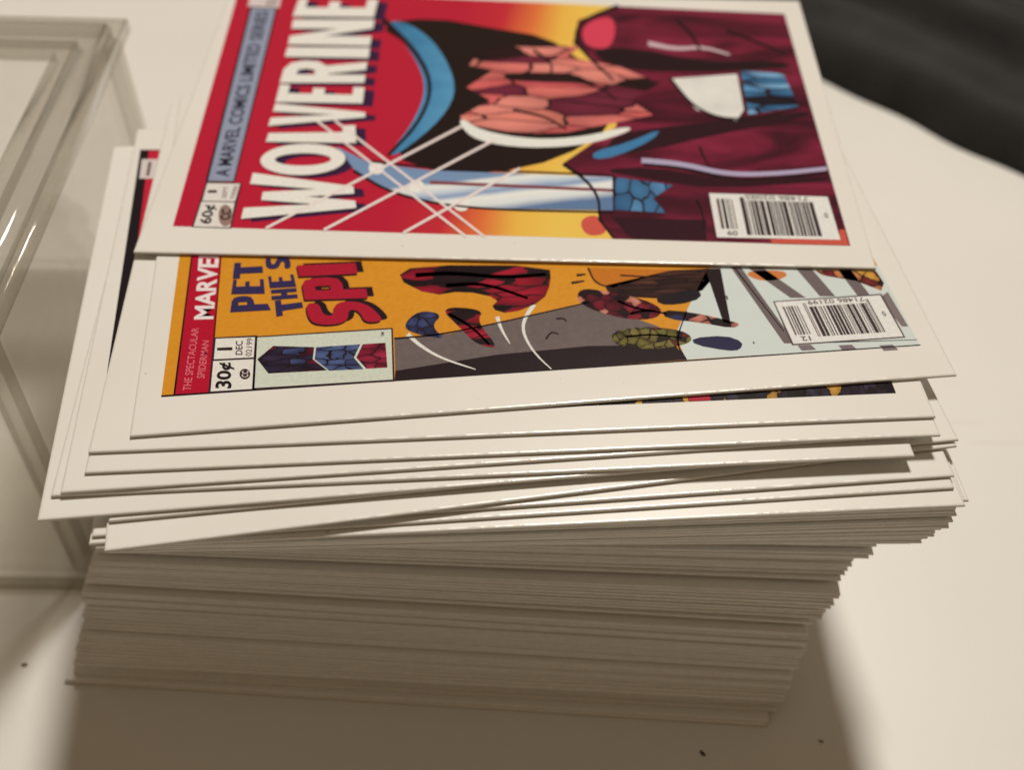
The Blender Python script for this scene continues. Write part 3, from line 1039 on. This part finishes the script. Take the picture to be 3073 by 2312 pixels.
# ------------------------------------------------------------------ clear plastic box beside the pile
SHEET = sheet_plastic()
HAZY = sheet_plastic(0.20, 'hazy_acrylic_rim', (0.97, 0.965, 0.95, 1))
DENSE = sheet_plastic(0.03, 'thick_acrylic', (0.85, 0.835, 0.80, 1))
HB = 48.3
frb, brb = Vector((-56.3, 90.4, 0)), Vector((-56.8, 154.8, 0))
frt, brt = Vector((-57.0, 91.0, HB)), Vector((-57.6, 154.2, HB))
BW = 104.0                                      # its width, running out of the picture
flb, blb = frb + Vector((-BW, 2, 0)), brb + Vector((-BW, 2, 0))
flt, blt = frt + Vector((-BW + 4, 2, 0)), brt + Vector((-BW + 4, 2, 0))
root = bpy.data.objects.new('plastic_box', None)
C.objects.link(root)
root.location = ((frb + blb) / 2) * MM
tag(root, 'open clear plastic box with a thick rim standing beside the cards', 'box')
org = (frb + blb) / 2


def part(name, pts, mat, bevel=0.3, seg=2):
    return link(name, box_mesh(name, [Vector(q) - org for q in pts], mat, bevel, seg), root)


TW = 1.8


def wall(name, a, b, at_, bt, inward):
    """upright sheet between bottom a-b and top at_-bt, TW thick"""
    i = Vector(inward).normalized() * TW
    z0 = Vector((0, 0, 2.2))
    part(name, [a + z0, b + z0, b + i + z0, a + i + z0, at_, bt, bt + i, at_ + i], SHEET, 0.0)


ins = Vector((-2.6, 0, 0))
wall('side_wall', frb + Vector((0, 2.6, 0)), brb - Vector((0, 2.6, 0)), frt + Vector((0, 2.6, -3)), brt - Vector((0, 2.6, 3)), (-1, 0, 0))
wall('back_wall', brb + ins, blb - ins, brt + ins + Vector((0, 0, -3)), blt - ins + Vector((0, 0, -3)), (0, -1, 0))
wall('front_wall', flb - ins, frb + ins, flt - ins + Vector((0, 0, -3)), frt + ins + Vector((0, 0, -3)), (0, 1, 0))
wall('side_wall', blb - Vector((0, 2.6, 0)), flb + Vector((0, 2.6, 0)), blt - Vector((0, 2.6, 3)), flt + Vector((0, 2.6, -3)), (1, 0, 0))
for bpt, tpt, sx, sy in ((frb, frt, -1, 1), (brb, brt, -1, -1), (flb, flt, 1, 1), (blb, blt, 1, -1)):
    d = 2.4
    q = [bpt, bpt + Vector((sx * d, 0, 0)), bpt + Vector((sx * d, sy * d, 0)), bpt + Vector((0, sy * d, 0))]
    u = [tpt, tpt + Vector((sx * d, 0, 0)), tpt + Vector((sx * d, sy * d, 0)), tpt + Vector((0, sy * d, 0))]
    part('corner_post', [v + Vector((0, 0, 2.1)) for v in q] + [v + Vector((0, 0, -3.05)) for v in u], DENSE, 0.3)
# floor panel
part('base_panel', rect_pts(flb.x - .3, frb.x + .3, frb.y - .3, brb.y + .3, 0.02, 2.0), SHEET, 0.0)
part('foot_strip', rect_pts(flb.x, frb.x, frb.y - 1.6, frb.y - 0.35, 0.02, 1.6), DENSE, 0.3)


def rim_ring(w0, w1, lo, hi, mat, r=0.5):
    """one mitred moulding running round the mouth, w0..w1 mm inward of the outer face"""
    prof = []
    for cx, cz, a0 in ((w1 - r, lo + r, -90), (w1 - r, hi - r, 0), (w0 + r, hi - r, 90), (w0 + r, lo + r, 180)):
        for k_ in range(4):
            a_ = math.radians(a0 + 30 * k_)
            prof.append((cx + r * math.cos(a_), cz + r * math.sin(a_)))
    corners = [(flt, 1, 1), (frt, -1, 1), (brt, -1, -1), (blt, 1, -1)]
    bm = bmesh.new()
    rings = [[bm.verts.new((c_ + Vector((sx * w, sy * w, h_)) - org) * MM) for w, h_ in prof] for c_, sx, sy in corners]
    n = len(prof)
    for i in range(4):
        A_, B_ = rings[i], rings[(i + 1) % 4]
        for k_ in range(n):
            f = bm.faces.new((A_[k_], B_[k_], B_[(k_ + 1) % n], A_[(k_ + 1) % n]))
            f.smooth = True
    bmesh.ops.recalc_face_normals(bm, faces=bm.faces)
    me = bpy.data.meshes.new('rim')
    bm.to_mesh(me)
    bm.free()
    me.materials.append(mat)
    link('rim', me, root)


rim_ring(-1.2, 0.8, -2.9, -0.4, DENSE)
rim_ring(0.9, 4.6, -2.9, 0.4, HAZY, 1.2)
rim_ring(4.7, 7.2, -2.9, -0.6, DENSE)

# ------------------------------------------------------------------ black cloth lying behind
A, B = at(2400, 215, 0), at(3073, 530, 0)
e = (B - A).normalized()
nrm = Vector((e.y, -e.x, 0))
if nrm.y < 0: nrm = -nrm
bm = bmesh.new()
NU, NV = 70, 60
LEN, DEP = 210.0, 150.0
grid = []
rnd = random.Random(4)
for j in range(NV + 1):
    row = []
    v = DEP * (j / NV) ** 1.4
    for i in range(NU + 1):
        u = -70 + LEN * i / NU
        wob = 0.5 * math.sin(u * 0.11) + 0.4 * math.sin(u * 0.27 + 1)
        edge = 1 - math.exp(-v / 3.5)
        fold = (2.6 * math.sin(v * 0.20 + u * 0.012) + 1.7 * math.sin(v * 0.41 - u * 0.03 + 1.1)) * min(1, v / 10)
        hgt = 0.15 + edge * (7.5 + fold + 0.7 * math.sin(u * 0.09 + v * 0.05))
        q = A + e * u + nrm * (v + wob * math.exp(-v / 25))
        row.append(bm.verts.new(Vector((q.x, q.y, hgt)) * MM))
    grid.append(row)
for j in range(NV):
    for i in range(NU):
        f = bm.faces.new((grid[j][i], grid[j][i + 1], grid[j + 1][i + 1], grid[j + 1][i]))
        f.smooth = True
bm.normal_update()
if sum(f.normal.z for f in bm.faces) < 0:
    bmesh.ops.reverse_faces(bm, faces=bm.faces)
# close it down to the table so it has a body
edges = [ed for ed in bm.edges if ed.is_boundary]
ret = bmesh.ops.extrude_edge_only(bm, edges=edges)
nv = [g for g in ret['geom'] if isinstance(g, bmesh.types.BMVert)]
for v in nv: v.co.z = 0.05 * MM
bmesh.ops.recalc_face_normals(bm, faces=bm.faces)
me = bpy.data.meshes.new('black_cloth')
bm.to_mesh(me)
bm.free()
me.materials.append(cloth_mat())
cl = link('black_cloth', me)
tag(cl, 'black cloth with soft folds lying on the table behind the cards', 'cloth')


# ------------------------------------------------------------------ crumbs
def crumb(px, py, sx, sy, ang, rgb, label):
    bm = bmesh.new()
    bmesh.ops.create_icosphere(bm, subdivisions=2, radius=1.0)
    r = random.Random(int(px))
    for v in bm.verts:
        v.co *= 1 + r.uniform(-0.22, 0.22)
        v.co.x *= sx; v.co.y *= sy; v.co.z *= 0.14
        v.co.z += 0.13
        v.co *= MM
    me = bpy.data.meshes.new('crumb')
    bm.to_mesh(me)
    bm.free()
    tm = NT('crumb')
    tm.b.inputs['Base Color'].default_value = rgb
    tm.b.inputs['Roughness'].default_value = 0.8
    me.materials.append(tm.m)
    o = link('crumb', me)
    q = at(px, py, 0)
    o.location = q * MM
    o.rotation_euler = (0, 0, ang)
    tag(o, label, 'crumb')


crumb(2108, 2264, 0.5, 0.2, -0.9, (0.05, 0.035, 0.02, 1), 'dark pointed crumb on the shaded table in front of the block')
crumb(74, 1997, 0.36, 0.24, 0.1, (0.22, 0.18, 0.14, 1), 'small grey crumb on the table by the plastic box')
crumb(2463, 2228, 0.32, 0.13, -0.3, (0.26, 0.18, 0.1, 1), 'small brown crumb at the edge of the shadow of the cards')
